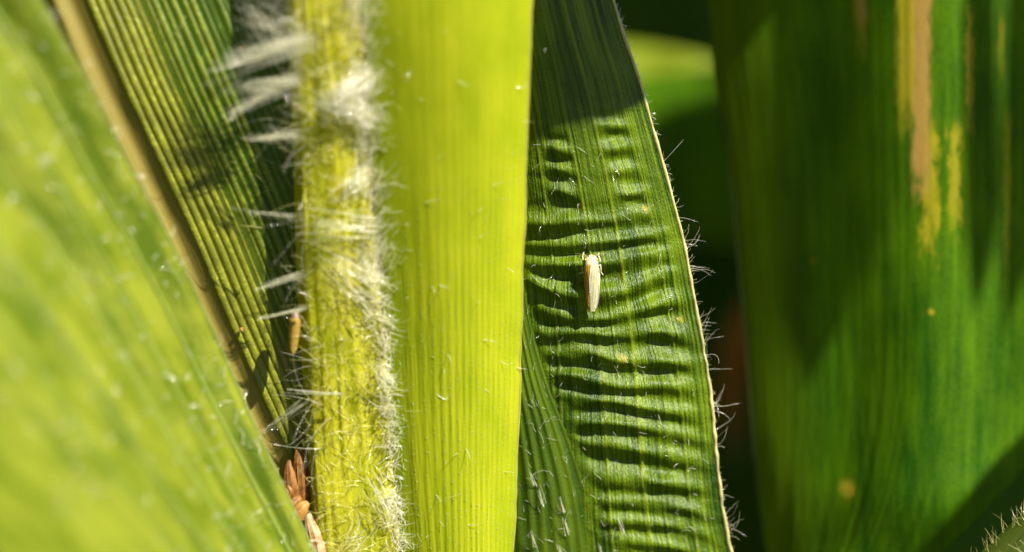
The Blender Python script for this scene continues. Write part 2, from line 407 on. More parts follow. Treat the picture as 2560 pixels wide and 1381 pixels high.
# --- long tufts matted together, each reaching out over the dark leaf
def tuft(root, tip, n, z0, z1, spread, rad=0.016, sag=0.0, fan=1.0):
    a = P3(np.full(n, root[0]), np.full(n, root[1]), np.full(n, z0)) + rng.normal(0, spread, (n, 3)) * np.array([1, 1, 0.5])
    b = P3(np.full(n, tip[0]), np.full(n, tip[1]), np.full(n, z1)) + rng.normal(0, spread * fan, (n, 3))
    k = 9; tt = np.linspace(0, 1, k)[None, :, None]; L = rng.uniform(0.6, 1.06, (n, 1, 1))
    mid = (a + b) / 2 + rng.normal(0, spread * 0.8, (n, 3)) + np.array([0, -sag, 0.25])
    t = tt * L
    return (1-t)**2 * a[:, None] + 2*t*(1-t) * mid[:, None] + t**2 * b[:, None], taper(n, k, rad, rad * 0.4)
for root, tip, n, z0, z1, spr in (((775, 95), (548, 170), 95, 4.4, 2.6, 0.42), ((745, 200), (575, 225), 55, 3.8, 2.4, 0.26), ((705, 215), (570, 290), 60, 3.7, 2.2, 0.20),
                                  ((745, 340), (618, 350), 22, 3.3, 1.6, 0.20), ((752, 685), (640, 722), 26, 2.2, 0.8, 0.10), ((765, 772), (640, 800), 22, 2.0, 0.8, 0.06),
                                  ((860, 985), (700, 976), 9, 2.6, 1.0, 0.06), ((765, 1000), (640, 1092), 8, 1.4, 0.2, 0.14), ((700, 60), (590, 15), 30, 4.4, 3.0, 0.5),
                                  ((735, 545), (585, 530), 7, 2.4, 0.6, 0.12), ((770, 1150), (740, 1195), 5, 1.2, 0.8, 0.1)):
    zr = float(np.interp(root[1], [0, 250, 700, 1000, 1381], [6.8, 5.2, 3.0, 1.6, 0.6]))
    p_, r_ = tuft(root, tip, int(n * 0.75), zr + 1.3, zr + 0.5, spr)
    part('hair_tuft', tubes('hair_tuft', p_, r_), M_hair, t_sh)
# loose wisps straying over the dark leaf
nh = 120
py = np.concatenate([rng.uniform(-80, 420, 85), rng.uniform(420, 1150, 35)])
q, n, al, ac = sh.at(rng.uniform(0.0, 0.25, nh), sh.fv(py))
hc = hair_curves(q, n * rng.uniform(0.1, 0.6, (nh, 1)) - ac * rng.uniform(0.4, 1.1, (nh, 1)) + al * rng.normal(0.25, 0.6, (nh, 1)), rng.uniform(0.8, 3.8, nh), 9, 0.7)
part('wisps', tubes('sheath_wisps', hc, taper(nh, 9, 0.012, 0.005)), M_hair, t_sh, kind='stuff')
# matted knots of white hair on the face of the stalk
for (x, y), (x2, y2), n, spr in (((915, 190), (830, 250), 150, 0.55), ((925, 300), (810, 235), 120, 0.45), ((905, 430), (860, 480), 90, 0.40), ((945, 560), (760, 560), 60, 0.35),
                                 ((945, 700), (860, 620), 90, 0.45), ((940, 750), (800, 640), 60, 0.5), ((975, 960), (940, 900), 60, 0.2), ((985, 1290), (920, 1180), 50, 0.35), ((900, 1330), (860, 1381), 40, 0.5)):
    fv0 = float(sh.fv(y)); zz = sh.at(np.array([0.7]), np.array([fv0]))[0][0, 2]
    p_, r_ = tuft((x, y), (x2, y2), int(n * (0.65 if y < 320 else 0.4)), zz + 0.4, zz + 1.1, spr, 0.015, 0.1, 1.2)
    part('hair_tuft', tubes('hair_mat', p_, r_), M_hair, t_sh)

# ------------------------------------------------------------------ bright yellow-green leaf in the middle
def yl_disp(U, PX, PY):
    ph = U ** 1.7 * 17.0
    fade = 0.25 + 0.75 * sstep(300, 1000, PY)
    return fade * (0.011 * np.cos(2 * np.pi * ph) + 0.012 * vnoise(U * 90, PY / 60.)) + 0.05 * vnoise(U * 5, PY / 300.)
yl = Sheet([(-1100, 846, -15, 1360, -15), (-800, 860, -2, 1350, -2), (-500, 878, 5.6, 1338, 5.6), (-220, 892, 7.4, 1333, 7.3), (0, 905, 6.8, 1328, 6.6), (300, 922, 5.1, 1322, 5.0), (600, 945, 3.4, 1309, 3.4), (900, 962, 1.9, 1301, 2.0), (1381, 998, 0.3, 1283, 0.6), (1800, 1030, -0.9, 1268, -0.5)],
           260, 290, lambda U, PY: 0.8 * np.sin(np.pi * U) ** 0.8 - 1.2 * U ** 4, yl_disp)
yl.p[..., 0] += (0.05 * vnoise(yl.PY / 110., yl.PY * 0) + 0.025 * vnoise(yl.PY / 28., yl.PY * 0 + 5)) * yl.U ** 8
t_yl = thing('maize_leaf', 'glowing yellow-green maize leaf with fine ribs, upright in the middle', 'leaf', yl.p[-1, 130])
def yl_left_shade(s, col, tc):
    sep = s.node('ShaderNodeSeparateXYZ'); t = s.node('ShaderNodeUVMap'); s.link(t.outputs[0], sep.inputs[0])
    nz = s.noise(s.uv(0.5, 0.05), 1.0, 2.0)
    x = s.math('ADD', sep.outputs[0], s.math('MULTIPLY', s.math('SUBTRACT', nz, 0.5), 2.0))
    f = s.math('MULTIPLY', s.math('SUBTRACT', 1.0, s.step(0.4, 2.6, x)), 0.5)  # left side darkened in the colour, as shade where the blade turns from the sun
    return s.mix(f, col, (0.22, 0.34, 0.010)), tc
M_yl = leaf_mat('yellow_leaf', (0.36, 0.455, 0.006), (0.56, 0.60, 0.016), (0.60, 0.66, 0.010), 0.30, 0.50, 1.9, 0.45, 1.0, 0.15, 0.28, 4e-5, tissue=yl_left_shade, contrast=(0.2, 0.8), cells=8.0)
part('blade', yl.mesh('yellow_blade'), M_yl, t_yl)
q, n, al, ac = yl.at(np.full(200, 1.0), np.linspace(0, 1, 200))
part('margin', tubes('yellow_margin', (q - n * 0.05)[None], np.full((1, 200), 0.10), 8), plain_mat('yellow_margin', (0.60, 0.60, 0.10), (0.7, 0.65, 0.08), 0.4, 0.4, 0.25, 900), t_yl)
# glassy papillae standing in rows on the ribs (tiny, uncountable)
nh = 1700
rib = rng.integers(1, 17, nh) + rng.normal(0, 0.10, nh)
fu = (rib / 17.0) ** (1 / 1.7); fv = yl.fv(rng.uniform(0, 1, nh) ** 0.55 * 1150 + 330)
q, n, al, ac = yl.at(np.clip(fu, 0.02, 0.995), fv)
hc = hair_curves(q - n * 0.01, n * 0.8 - al * rng.uniform(0, 0.8, (nh, 1)) + ac * rng.normal(0, 0.3, (nh, 1)), rng.uniform(0.04, 0.08, nh), 3, 0.2)
M_pap = hair_mat('papilla', (0.97, 0.95, 0.45), 0.25, 0.35)
part('papillae', tubes('papillae', hc, taper(nh, 3, 0.024, 0.014)), M_pap, t_yl, kind='stuff')
nh = 46
q, n, al, ac = yl.at(rng.uniform(0.02, 0.98, nh) ** 1.4, yl.fv(rng.uniform(60, 1360, nh)))
hc = hair_curves(q, n * 0.5 + ac * rng.uniform(-0.2, 1, (nh, 1)) - al * rng.uniform(-0.6, 0.6, (nh, 1)), rng.uniform(0.25, 0.9, nh), 5, 0.4)
part('hairs', tubes('yellow_hairs', hc, taper(nh, 5, 0.016, 0.008)), M_hair, t_yl, kind='stuff')

# ------------------------------------------------------------------ wrinkled leaf with the leafhopper
BANDS = [  # centre lines of the folds' shaded flanks, from the top down
    [(1330, 282), (1551, 270), (1700, 262)],
    [(1330, 335), (1513, 329), (1551, 327), (1700, 320)],
    [(1330, 384), (1378, 387), (1419, 391), (1528, 389), (1570, 380), (1700, 372)],
    [(1330, 433), (1389, 436), (1434, 440), (1490, 446), (1540, 443), (1607, 436), (1700, 428)],
    [(1330, 486), (1397, 489), (1430, 496), (1500, 504), (1555, 500), (1619, 491), (1720, 480)],
    [(1320, 578), (1389, 579), (1461, 568), (1543, 560), (1592, 553), (1720, 540)],
    [(1314, 622), (1400, 626), (1480, 618), (1570, 609), (1630, 598), (1720, 590)],
    [(1329, 669), (1378, 674), (1427, 674), (1513, 670), (1606, 658), (1649, 647), (1730, 640)],
    [(1316, 714), (1378, 738), (1417, 759), (1462, 761), (1515, 764), (1567, 745), (1622, 718), (1655, 699), (1740, 690)],
    [(1335, 782), (1360, 790), (1430, 808), (1508, 806), (1583, 797), (1640, 777), (1678, 769), (1750, 765)],
    [(1352, 855), (1410, 842), (1462, 838), (1521, 850), (1590, 847), (1648, 840), (1687, 857), (1745, 865)],
    [(1361, 903), (1436, 898), (1482, 893), (1541, 918), (1606, 920), (1671, 917), (1750, 927)],
    [(1375, 950), (1427, 953), (1475, 969), (1541, 979), (1606, 979), (1671, 982), (1760, 988)],
    [(1410, 1015), (1475, 1011), (1534, 1010), (1570, 1020), (1638, 1038), (1720, 1050), (1780, 1056)],
    [(1419, 1077), (1506, 1068), (1584, 1077), (1671, 1094), (1775, 1116)],
    [(1454, 1120), (1523, 1126), (1628, 1146), (1715, 1164), (1780, 1177)],
    [(1471, 1218), (1584, 1222), (1693, 1226), (1790, 1238)],
    [(1489, 1265), (1584, 1268), (1693, 1278), (1797, 1308)],
    [(1489, 1316), (1584, 1316), (1693, 1326), (1800, 1362)],
    [(1489, 1366), (1584, 1368), (1693, 1378), (1820, 1420)],
    [(1500, 1420), (1690, 1430), (1830, 1475)]]
FOLD = np.array([(-500, 1180), (0, 1215), (400, 1245), (600, 1285), (690, 1306), (830, 1332), (960, 1370), (1080, 1418), (1230, 1470), (1381, 1496), (1800, 1560)], float)
def wr_disp(U, PX, PY):
    nv, nu = PX.shape
    # the wrinkles' phase, column by column in picture x, read at each vertex
    gx = np.arange(1180, 1960, 5.0)
    B = np.stack([np.interp(gx, *np.array(b, float).T) for b in BANDS])            # bands x columns
    for j in range(2, len(gx) - 2): pass
    ker = np.ones(9) / 9
    B = np.stack([np.convolve(np.pad(r, 4, mode='edge'), ker, 'valid') for r in B])
    B = np.maximum.accumulate(B + np.arange(len(B))[:, None] * 0.01, axis=0)
    H = np.zeros_like(PX); sec = 0.22 * vnoise(PX / 60. + 9, PY / 80.)
    gi = np.clip((PX - 1180) / 5.0, 0, len(gx) - 1.001); i0 = gi.astype(int); fr_ = gi - i0
    for r in range(nv):
        for c in range(nu):
            col = B[:, i0[r, c]] * (1 - fr_[r, c]) + B[:, i0[r, c] + 1] * fr_[r, c]
            y = PY[r, c]
            if y <= col[0] - 60 or y >= col[-1]: continue
            k = np.searchsorted(col, y) - 1
            if k < 0: ph = (y - col[0]) / 55.0; lam = 55.0
            else:
                lam = max(col[k + 1] - col[k], 16.0); ph = (y - col[k]) / (col[k + 1] - col[k] + 1e-6)
            H[r, c] = -(np.sin(2 * np.pi * ph) + sec[r, c] * np.sin(4 * np.pi * ph + 0.6)) * min(lam, 80.0) * WIDE / 2560
    fold = np.interp(PY, FOLD[:, 0], FOLD[:, 1])
    edge = PX[:, -1:]
    amp = sstep(0, 45, PX - fold) * (0.12 + 0.88 * sstep(10, 95, edge - PX)) * sstep(250, 330, PY) * (1 - 0.35 * sstep(1180, 1400, PY))
    up = 1 - sstep(480, 600, PY)                                   # high up only two short ladders of folds
    c1 = 1404 + (PY - 440) * 0.16; c2 = 1572 + (PY - 440) * 0.36
    lad = np.exp(-((PX - c1) / 30) ** 2) + 1.05 * np.exp(-((PX - c2) / 42) ** 2)
    amp = amp * (1 - up + up * np.clip(lad, 0.06, 1) * sstep(250, 400, PY + (PX > 1480) * 90))
    amp = amp * (0.74 + 0.45 * vnoise(PX / 75., PY / 55.))
    vein = 0.0
    for u in (0.30, 0.50, 0.66, 0.86): vein = vein + np.exp(-((U - u) / 0.010) ** 2)
    amp = amp * (1 - 0.35 * np.clip(vein, 0, 1))
    H3 = H.copy()                                                   # soften the crests a little
    H3[1:-1] = (H[:-2] + 2 * H[1:-1] + H[2:]) / 4
    fine = 0.007 * np.sin(2 * np.pi * U * 62) + 0.012 * vnoise(PX / 9., PY / 30.) + 0.030 * vnoise(PX / 26., PY / 17.) * sstep(300, 480, PY)
    return H3 * amp * 0.185 + fine + 0.035 * np.clip(vein, 0, 1)
def wr_lean(PY): return -np.clip(PY - 700, -600, 1200) / 1000.0 * 3.2
wr = Sheet([(-500, 1090, -3.5, 1400, -1.0), (0, 1168, -2.0, 1533, -1.0), (100, 1182, -1.8, 1563, -1.0), (200, 1196, -1.6, 1598, -1.0), (300, 1208, -1.5, 1626, -1.0), (400, 1218, -1.4, 1655, -1.0), (500, 1226, -1.4, 1682, -1.0),
            (600, 1232, -1.4, 1708, -1), (700, 1236, -1.3, 1727, -1), (800, 1238, -1.3, 1746, -1), (900, 1240, -1.3, 1764, -0.9), (1000, 1240, -1.2, 1778, -0.8), (1100, 1240, -1.2, 1788, -0.7), (1200, 1240, -1.2, 1798, -0.6),
            (1300, 1240, -1.2, 1811, -0.5), (1381, 1240, -1.2, 1828, -0.5), (1800, 1240, -1.6, 1900, -1.0)], 190, 640, lambda U, PY: (1.35 - 0.5 * sstep(700, 1200, PY)) * np.sin(np.pi * U) + wr_lean(PY), wr_disp)
t_wr = thing('maize_leaf', 'green maize leaf puckered with crosswise wrinkles, hairy pale margin, leafhopper on it', 'leaf', wr.p[-1, 95])
def wr_tissue(s, col, tc):
    sep = s.node('ShaderNodeSeparateXYZ'); t = s.node('ShaderNodeUVMap'); s.link(t.outputs[0], sep.inputs[0])
    nz = s.noise(s.uv(2.0, 0.3), 1.0, 3.0)
    c2, t2 = col, tc
    for u, w, a in ((0.30, 0.10, 0.45), (0.50, 0.13, 0.55), (0.66, 0.15, 0.7), (0.86, 0.09, 0.5), (0.92, 0.05, 0.4), (0.42, 0.05, 0.3), (0.58, 0.05, 0.3), (0.75, 0.06, 0.35)):
        dd = s.math('ABSOLUTE', s.math('SUBTRACT', sep.outputs[0], u * wr.width))
        f = s.math('MULTIPLY', s.math('SUBTRACT', 1.0, s.step(0.0, w * 1.6, dd)), s.math('MULTIPLY', nz, a * 1.4), clamp=True)
        c2 = s.mix(f, c2, (0.28, 0.36, 0.012)); t2 = s.mix(f, t2, (0.5, 0.6, 0.05))
    for px, py, r in ((1614, 522, 0.34), (1450, 515, 0.30), (1556, 896, 0.42), (1480, 690, 0.01), (1700, 800, 0.30)):
        fu = float(wr.fu_at(px, py)); vv = float(wr.uv[int(np.clip(round(float(wr.fv(py)) * (wr.nv - 1)), 0, wr.nv - 1)), 0, 1])
        v = s.node('ShaderNodeVectorMath', operation='DISTANCE'); s.link(t.outputs[0], v.inputs[0]); v.inputs[1].default_value = (fu * wr.width, vv, 0)
        dd = s.math('ADD', v.outputs['Value'], s.math('MULTIPLY', s.math('SUBTRACT', nz, 0.5), 0.5))
        f = s.math('MULTIPLY', s.math('SUBTRACT', 1.0, s.step(0.0, r, dd)), 0.75)
        c2 = s.mix(f, c2, (0.42, 0.36, 0.02)); t2 = s.mix(f, t2, (0.6, 0.5, 0.03))
    return c2, t2
M_wr = leaf_mat('wrinkled_leaf', (0.010, 0.050, 0.001), (0.180, 0.280, 0.003), (0.24, 0.36, 0.004), 0.22, 0.34, 7.0, 1.3, 0.35, 0.34, 1.0, 9e-5, tissue=wr_tissue, contrast=(0.37, 0.63), cells=13.0, fw=0.66)
part('blade', wr.mesh('wrinkled_blade'), M_wr, t_wr)
q, n, al, ac = wr.at(np.full(400, 1.0), np.linspace(0, 1, 400))
wob = 0.045 * vnoise(np.linspace(0, 150, 400), np.zeros(400)) * sstep(0.4, 0.8, np.linspace(0, 1, 400))
q = q + ac * wob[:, None]
part('margin', tubes('wrinkled_margin', q[None], (0.105 + 0.03 * vnoise(np.linspace(0, 90, 400), np.ones(400)))[None], 8), M_margin, t_wr)
# hairs along the margin
def edge_hairs(py, lo, hi, curl, up):
    n_ = len(py); q, n, al, ac = wr.at(np.full(n_, 1.0), wr.fv(py))
    d = ac * rng.uniform(0.5, 1.1, (n_, 1)) - al * up * rng.uniform(-0.15, 1.0, (n_, 1)) + n * rng.normal(0.1, 0.35, (n_, 1))
    return hair_curves(q, d, rng.uniform(lo, hi, n_), 8, curl, kink=0.13)
groups = np.concatenate([rng.normal(c, 16, k) for c, k in ((505, 3), (575, 4), (610, 5), (655, 6), (690, 5), (790, 4), (845, 7), (900, 5), (1000, 4), (1030, 7), (1100, 3), (1240, 4), (1290, 3), (1330, 5))])
eh = np.concatenate([edge_hairs(groups, 0.35, 1.9, 0.7, 1.0), edge_hairs(rng.uniform(380, 1500, 100), 0.12, 0.5, 0.7, 0.8), edge_hairs(rng.uniform(-60, 420, 120), 0.2, 0.55, 0.3, 3.0)])
part('margin_hairs', tubes('margin_hairs', eh, taper(len(eh), 8, 0.0115, 0.005)), M_hair, t_wr, kind='stuff')
p_, r_ = tuft((1660, 402), (1712, 346), 2, 0.0, 0.6, 0.02, 0.018)
part('margin_hair', tubes('margin_hair', p_, r_), M_hair, t_wr)
# short bristles on the face
nh = 190
py = rng.uniform(360, 1381, nh); px = np.interp(py, FOLD[:, 0], FOLD[:, 1]) + 10 + rng.random(nh) * (smooth_interp(py, [0, 400, 800, 1381], [1533, 1655, 1746, 1828]) - np.interp(py, FOLD[:, 0], FOLD[:, 1]) - 40)
ok = ~((np.abs(px - 1482) < 45) & (np.abs(py - 705) < 95)); px, py = px[ok], py[ok]; nh = len(px)
q, n, al, ac = wr.at(wr.fu_at(px, py), wr.fv(py))
d = n * rng.uniform(0.15, 0.6, (nh, 1)) - al * rng.normal(0.1, 0.8, (nh, 1)) + ac * rng.normal(0.0, 0.5, (nh, 1))
hc = hair_curves(q + n * 0.01, d, rng.uniform(0.25, 0.95, nh), 6, 0.9, kink=0.08)
part('face_hairs', tubes('face_hairs', hc, taper(nh, 6, 0.012, 0.006)), M_hair, t_wr, kind='stuff')
# raised midrib, partly behind the bright leaf
mr = Sheet([(300, 1180, -1.4, 1235, -1.6), (500, 1215, -1.2, 1268, -1.2), (600, 1220, -0.9, 1287, -0.9), (690, 1225, -0.7, 1308, -0.75), (830, 1228, -0.4, 1335, -0.55), (960, 1230, -0.2, 1374, -0.45), (1080, 1230, 0.0, 1424, -0.4), (1230, 1230, 0.1, 1476, -0.35),
            (1381, 1230, 0.2, 1503, -0.35), (1800, 1230, 0.4, 1570, -0.4)], 60, 150, lambda U, PY: 0.45 * np.sin(np.pi * np.clip(U, 0, 1)) ** 0.9 + 0.05 * np.sin(U * 55) + wr_lean(PY))
M_mr = leaf_mat('midrib', (0.02, 0.065, 0.001), (0.13, 0.20, 0.004), (0.25, 0.4, 0.004), 0.3, 0.5, 3.5, 1.3, 0.4, 0.25, 0.7, 5e-5, contrast=(0.36, 0.66))
o_mr = part('midrib', mr.mesh('midrib'), M_mr, t_wr)
nh = 90
q, n, al, ac = mr.at(rng.uniform(0.3, 1.0, nh), mr.fv(rng.uniform(780, 1420, nh)))
hc = hair_curves(q, n * 0.35 - al * rng.uniform(0.2, 1.1, (nh, 1)) + ac * rng.normal(-0.1, 0.4, (nh, 1)), rng.uniform(0.3, 1.0, nh), 6, 0.6)
part('midrib_hairs', tubes('midrib_hairs', hc, taper(nh, 6, 0.010, 0.005)), M_hair, o_mr, kind='stuff')
for x0, y0 in ((1328, 1195), (1405, 1262), (1412, 1312), (1330, 1345), (1352, 1240), (1400, 1381), (1500, 1375), (1548, 1310)):
    sheet = mr if x0 < 1480 else wr
    fu = float(sheet.fu_at(x0, y0)); q = sheet.at(np.array([np.clip(fu, 0, 1)]), np.array([float(sheet.fv(y0))]))[0][0]
    p_, r_ = tuft((x0 + 8, y0 + 22), (x0 - 5, y0 - 22), 7, q[2] + 0.05, q[2] + 0.45, 0.07, 0.013)
    part('hair_tuft', tubes('rib_tuft', p_, r_), M_hair, o_mr)

# ------------------------------------------------------------------ broad blemished leaf at the side
def bl_edge(py): return np.interp(py, [-500, 0, 400, 1000, 1381, 1620], [1715, 1765, 1825, 1885, 1925, 1985])
def bl_u(px, py):                                       # mm across the blade: veins follow the near edge, then run straight
    w = np.clip((np.asarray(px, float) - bl_edge(py)) / 450.0, 0, 1)
    return (px - 1765 - (bl_edge(py) - 1765) * (1 - w)) * WIDE / 2560
bl = Sheet([(-500, 1715, -9, 3000, -4.5), (0, 1765, -9, 2860, -4.5), (150, 1785, -9, 2840, -4.5), (400, 1825, -9, 2800, -4.5), (700, 1858, -9, 2760, -4.5), (1000, 1885, -9, 2690, -4.5), (1150, 1896, -9, 2585, -4.5), (1250, 1906, -9, 2490, -4.5),
            (1381, 1925, -9, 2335, -6), (1480, 1945, -9, 2200, -7), (1620, 1985, -9, 1995, -8.6)], 130, 150,
           lambda U, PY: 1.5 * np.sin(np.pi * U) - 1.3 * np.exp(-U / 0.15) + 0.3 * vnoise(U * 4, PY / 500.),
           lambda U, PX, PY: 0.40 * np.sin((PX - 1765) / 72.0) + 0.035 * vnoise((PX - bl_edge(PY) * np.exp(-U / 0.25)) / 15.0, PY / 1500.))
bl.uv[..., 0] = bl_u(bl.PX, bl.PY)
t_bl = thing('maize_leaf', 'broad dark green maize leaf with tan dead streaks, out of focus', 'leaf', bl.p[-1, 65])
def bl_tissue(s, col, tc):
    sep = s.node('ShaderNodeSeparateXYZ'); t = s.node('ShaderNodeUVMap'); s.link(t.outputs[0], sep.inputs[0])
    nz = s.noise(s.uv(2.6, 0.6), 1.0, 5.0, 0.75); nz2 = s.noise(s.uv(0.8, 0.25), 1.0, 2.0)
    def mask(px, py0, py1, wpx, soft, amt):
        um = float(bl_u(px, (py0 + py1) / 2))
        def vv(py): return float(bl.uv[int(np.clip(round(float(bl.fv(py)) * (bl.nv - 1)), 0, bl.nv - 1)), 0, 1])
        v0, v1 = vv(py0), vv(py1); w = wpx / 2560 * WIDE
        dd = s.math('ABSOLUTE', s.math('SUBTRACT', sep.outputs[0], um))
        dd = s.math('ADD', dd, s.math('MULTIPLY', s.math('SUBTRACT', nz, 0.5), w * 2.4 * soft))
        a = s.math('SUBTRACT', 1.0, s.step(w * 0.35, w * 1.0, dd))
        along = s.math('MULTIPLY', s.step(v0 - 1.0, v0 + 0.6, sep.outputs[1]), s.math('SUBTRACT', 1.0, s.step(v1 - 2.5, v1 + 0.8, s.math('ADD', sep.outputs[1], s.math('MULTIPLY', s.math('SUBTRACT', nz, 0.5), 7.0)))))
        return s.math('MULTIPLY', s.math('MULTIPLY', a, along), amt, clamp=True)
    ol = s.math('MULTIPLY', s.math('SUBTRACT', 1.0, s.step(1.5, 7.5, s.math('ADD', sep.outputs[0], s.math('MULTIPLY', nz2, 2.0)))), 0.5)
    c2, t2 = s.mix(ol, col, (0.12, 0.15, 0.001)), s.mix(ol, tc, (0.2, 0.24, 0.002))
    for args in ((2268, -400, 330, 36, 0.5, 0.9), (2325, 330, 640, 28, 1.7, 0.85), (2388, 330, 590, 20, 2.0, 0.7), (2425, 40, 330, 14, 1.6, 0.6), (2505, 60, 200, 12, 1.6, 0.35), (2520, 300, 680, 14, 1.9, 0.25), (2148, -300, 130, 22, 0.4, 0.75)):
        f = mask(*args); c2 = s.mix(f, c2, (0.56, 0.48, 0.02)); t2 = s.mix(f, t2, (0.5, 0.42, 0.03))
    for args in ((2304, -400, 490, 31, 0.6, 1.0), (2152, -300, 90, 14, 0.4, 0.85)):
        f = mask(*args); c2 = s.mix(f, c2, (0.60, 0.38, 0.08)); t2 = s.mix(f, t2, (0.45, 0.28, 0.09))
    for px, py, r in ((2112, 1225, 0.9), (2328, 778, 0.3), (2030, 655, 0.2)):
        vv = float(bl.uv[int(np.clip(round(float(bl.fv(py)) * (bl.nv - 1)), 0, bl.nv - 1)), 0, 1])
        v = s.node('ShaderNodeVectorMath', operation='DISTANCE'); s.link(t.outputs[0], v.inputs[0]); v.inputs[1].default_value = (float(bl_u(px, py)), vv, 0)
        f = s.math('MULTIPLY', s.math('SUBTRACT', 1.0, s.step(r * 0.3, r, s.math('ADD', v.outputs['Value'], s.math('MULTIPLY', s.math('SUBTRACT', nz, 0.5), 0.4)))), 0.8)
        c2 = s.mix(f, c2, (0.62, 0.48, 0.03)); t2 = s.mix(f, t2, (0.5, 0.4, 0.03))
    return c2, t2
M_bl = leaf_mat('blemished_leaf', (0.013, 0.085, 0.001), (0.105, 0.245, 0.001), (0.26, 0.48, 0.002), 0.36, 0.6, 1.6, 0.35, 0.5, 0.12, 0.6, 5e-5, tissue=bl_tissue, contrast=(0.34, 0.68), cells=6.0)
part('blade', bl.mesh('blemished_blade'), M_bl, t_bl)
q, n, al, ac = bl.at(np.full(120, 0.0), np.linspace(0, 1, 120))
part('margin', tubes('blemished_margin', q[None], np.full((1, 120), 0.06), 8), plain_mat('blemished_margin', (0.035, 0.06, 0.001), (0.05, 0.07, 0.001), 0.35, 0.5, 0.3, 600), t_bl)

# ------------------------------------------------------------------ hairy leaf tip in the lower corner
cn = Sheet([(1245, 2600, -2, 2780, -2), (1280, 2560, -1.2, 2820, -1), (1330, 2505, -0.4, 2870, 0), (1381, 2452, 0.2, 2920, 1), (1480, 2365, 0.4, 2980, 2), (1700, 2250, 0, 3100, 2)], 60, 60,
           lambda U, PY: 1.5 * np.sin(np.pi * np.clip(U, 0, 1)) ** 0.7)
t_cn = thing('maize_leaf', 'small piece of hairy olive green leaf in the lower right corner', 'leaf', cn.p[-1, 30])
M_cn = leaf_mat('corner_leaf', (0.03, 0.055, 0.002), (0.075, 0.105, 0.004), (0.12, 0.17, 0.005), 0.25, 0.5, 3.0, 1.0, 0.5, 0.4, 0.7, 5e-5)
part('blade', cn.mesh('corner_blade'), M_cn, t_cn)
nh = 90
q, n, al, ac = cn.at(rng.random(nh) ** 2.2 * 0.5, rng.uniform(0.0, 0.75, nh))
d = n * 0.5 - ac * rng.uniform(0.2, 1.0, (nh, 1)) - al * rng.uniform(0.3, 1.0, (nh, 1))
hc = hair_curves(q, d, rng.uniform(0.4, 1.5, nh), 6, 0.4)
part('hairs', tubes('corner_hairs', hc, taper(nh, 6, 0.010, 0.005)), M_hair_green, t_cn, kind='stuff')

# ------------------------------------------------------------------ leaves behind
def bg_leaf(label, rows, mat, nu=50, nv=50, bulge=None, group=None):
    sh_ = Sheet(rows, nu, nv, bulge)
    t = thing('maize_leaf', label, 'leaf', sh_.p[-1, nu // 2], group)
    part('blade', sh_.mesh('background_blade'), mat, t)
    for side in (0.0, 1.0):
        q, n, al, ac = sh_.at(np.full(nv, side), np.linspace(0, 1, nv))
        part('margin', tubes('background_margin', q[None], np.full((1, nv), 0.15), 6), M_margin_dark, t)
    q, n, al, ac = sh_.at(np.full(nv, 0.5), np.linspace(0, 1, nv))
    part('midrib', tubes('background_midrib', q[None], (0.42 * np.sin(np.pi * np.linspace(0.02, 0.98, nv)))[None], 8), mat, t)
    return t
M_margin_dark = plain_mat('dim_margin', (0.10, 0.15, 0.02), (0.2, 0.25, 0.03), 0.3, 0.5, 0.3, 600)
M_bg = leaf_mat('background_leaf', (0.026, 0.085, 0.001), (0.06, 0.135, 0.002), (0.10, 0.18, 0.004), 0.15, 0.6, 1.0, 0.3, 0.4, 0.1, 0.5, 5e-5)
M_bgl = leaf_mat('background_leaf_pale', (0.15, 0.205, 0.006), (0.22, 0.265, 0.014), (0.2, 0.26, 0.01), 0.12, 0.55, 1.0, 0.3, 0.4, 0.2, 0.5, 5e-5)
M_dry = leaf_mat('dry_leaf', (0.22, 0.08, 0.002), (0.36, 0.14, 0.004), (0.3, 0.11, 0.003), 0.2, 0.7, 1.0, 0.3, 0.6, 0.2, 0.8, 1e-4)
bg_leaf('dark green leaf in shade, hanging in the gap below the pale leaf tip', [(150, 1440, -50, 1760, -46), (230, 1440, -48, 1900, -45), (330, 1450, -47, 1930, -45), (460, 1460, -47, 1930, -45), (560, 1480, -48, 1925, -46), (610, 1520, -50, 1900, -48)], leaf_mat('hanging_leaf', (0.05, 0.15, 0.001), (0.10, 0.22, 0.002), (0.15, 0.26, 0.004), 0.2, 0.6, 1.0, 0.3, 0.4, 0.1))
bg_leaf('blurred brown dry leaf hanging in the dark gap', [(730, 1866, -44, 1872, -44), (800, 1825, -44, 1885, -45), (900, 1800, -44, 1870, -45), (1000, 1800, -45, 1855, -46), (1080, 1815, -46, 1850, -46), (1160, 1838, -46, 1844, -46)], M_dry)
for lab, rows in (('dark leaf deep behind the pale arching leaf', [(-600, 1200, -85, 2050, -95), (0, 1250, -88, 2100, -98), (600, 1330, -92, 2160, -100), (1000, 1400, -95, 2200, -102)]),
                  ('dark leaf deep behind the brown dry leaf', [(450, 1250, -110, 2300, -80), (900, 1200, -100, 2300, -85), (1500, 1150, -90, 2250, -90), (2100, 1100, -80, 2200, -95)]),
                  ('dark leaf behind the hairy corner leaf', [(300, 2150, -60, 3100, -75), (900, 2120, -60, 3150, -75), (1500, 2050, -62, 3200, -75), (2100, 2000, -62, 3200, -75)]),
                  ('dark leaf behind the blurred foreground leaf', [(-700, -300, -60, 900, -50), (300, -300, -60, 1000, -50), (1000, -200, -60, 1100, -50), (2000, -100, -60, 1250, -50)])):
    bg_leaf(lab, rows, M_bg)

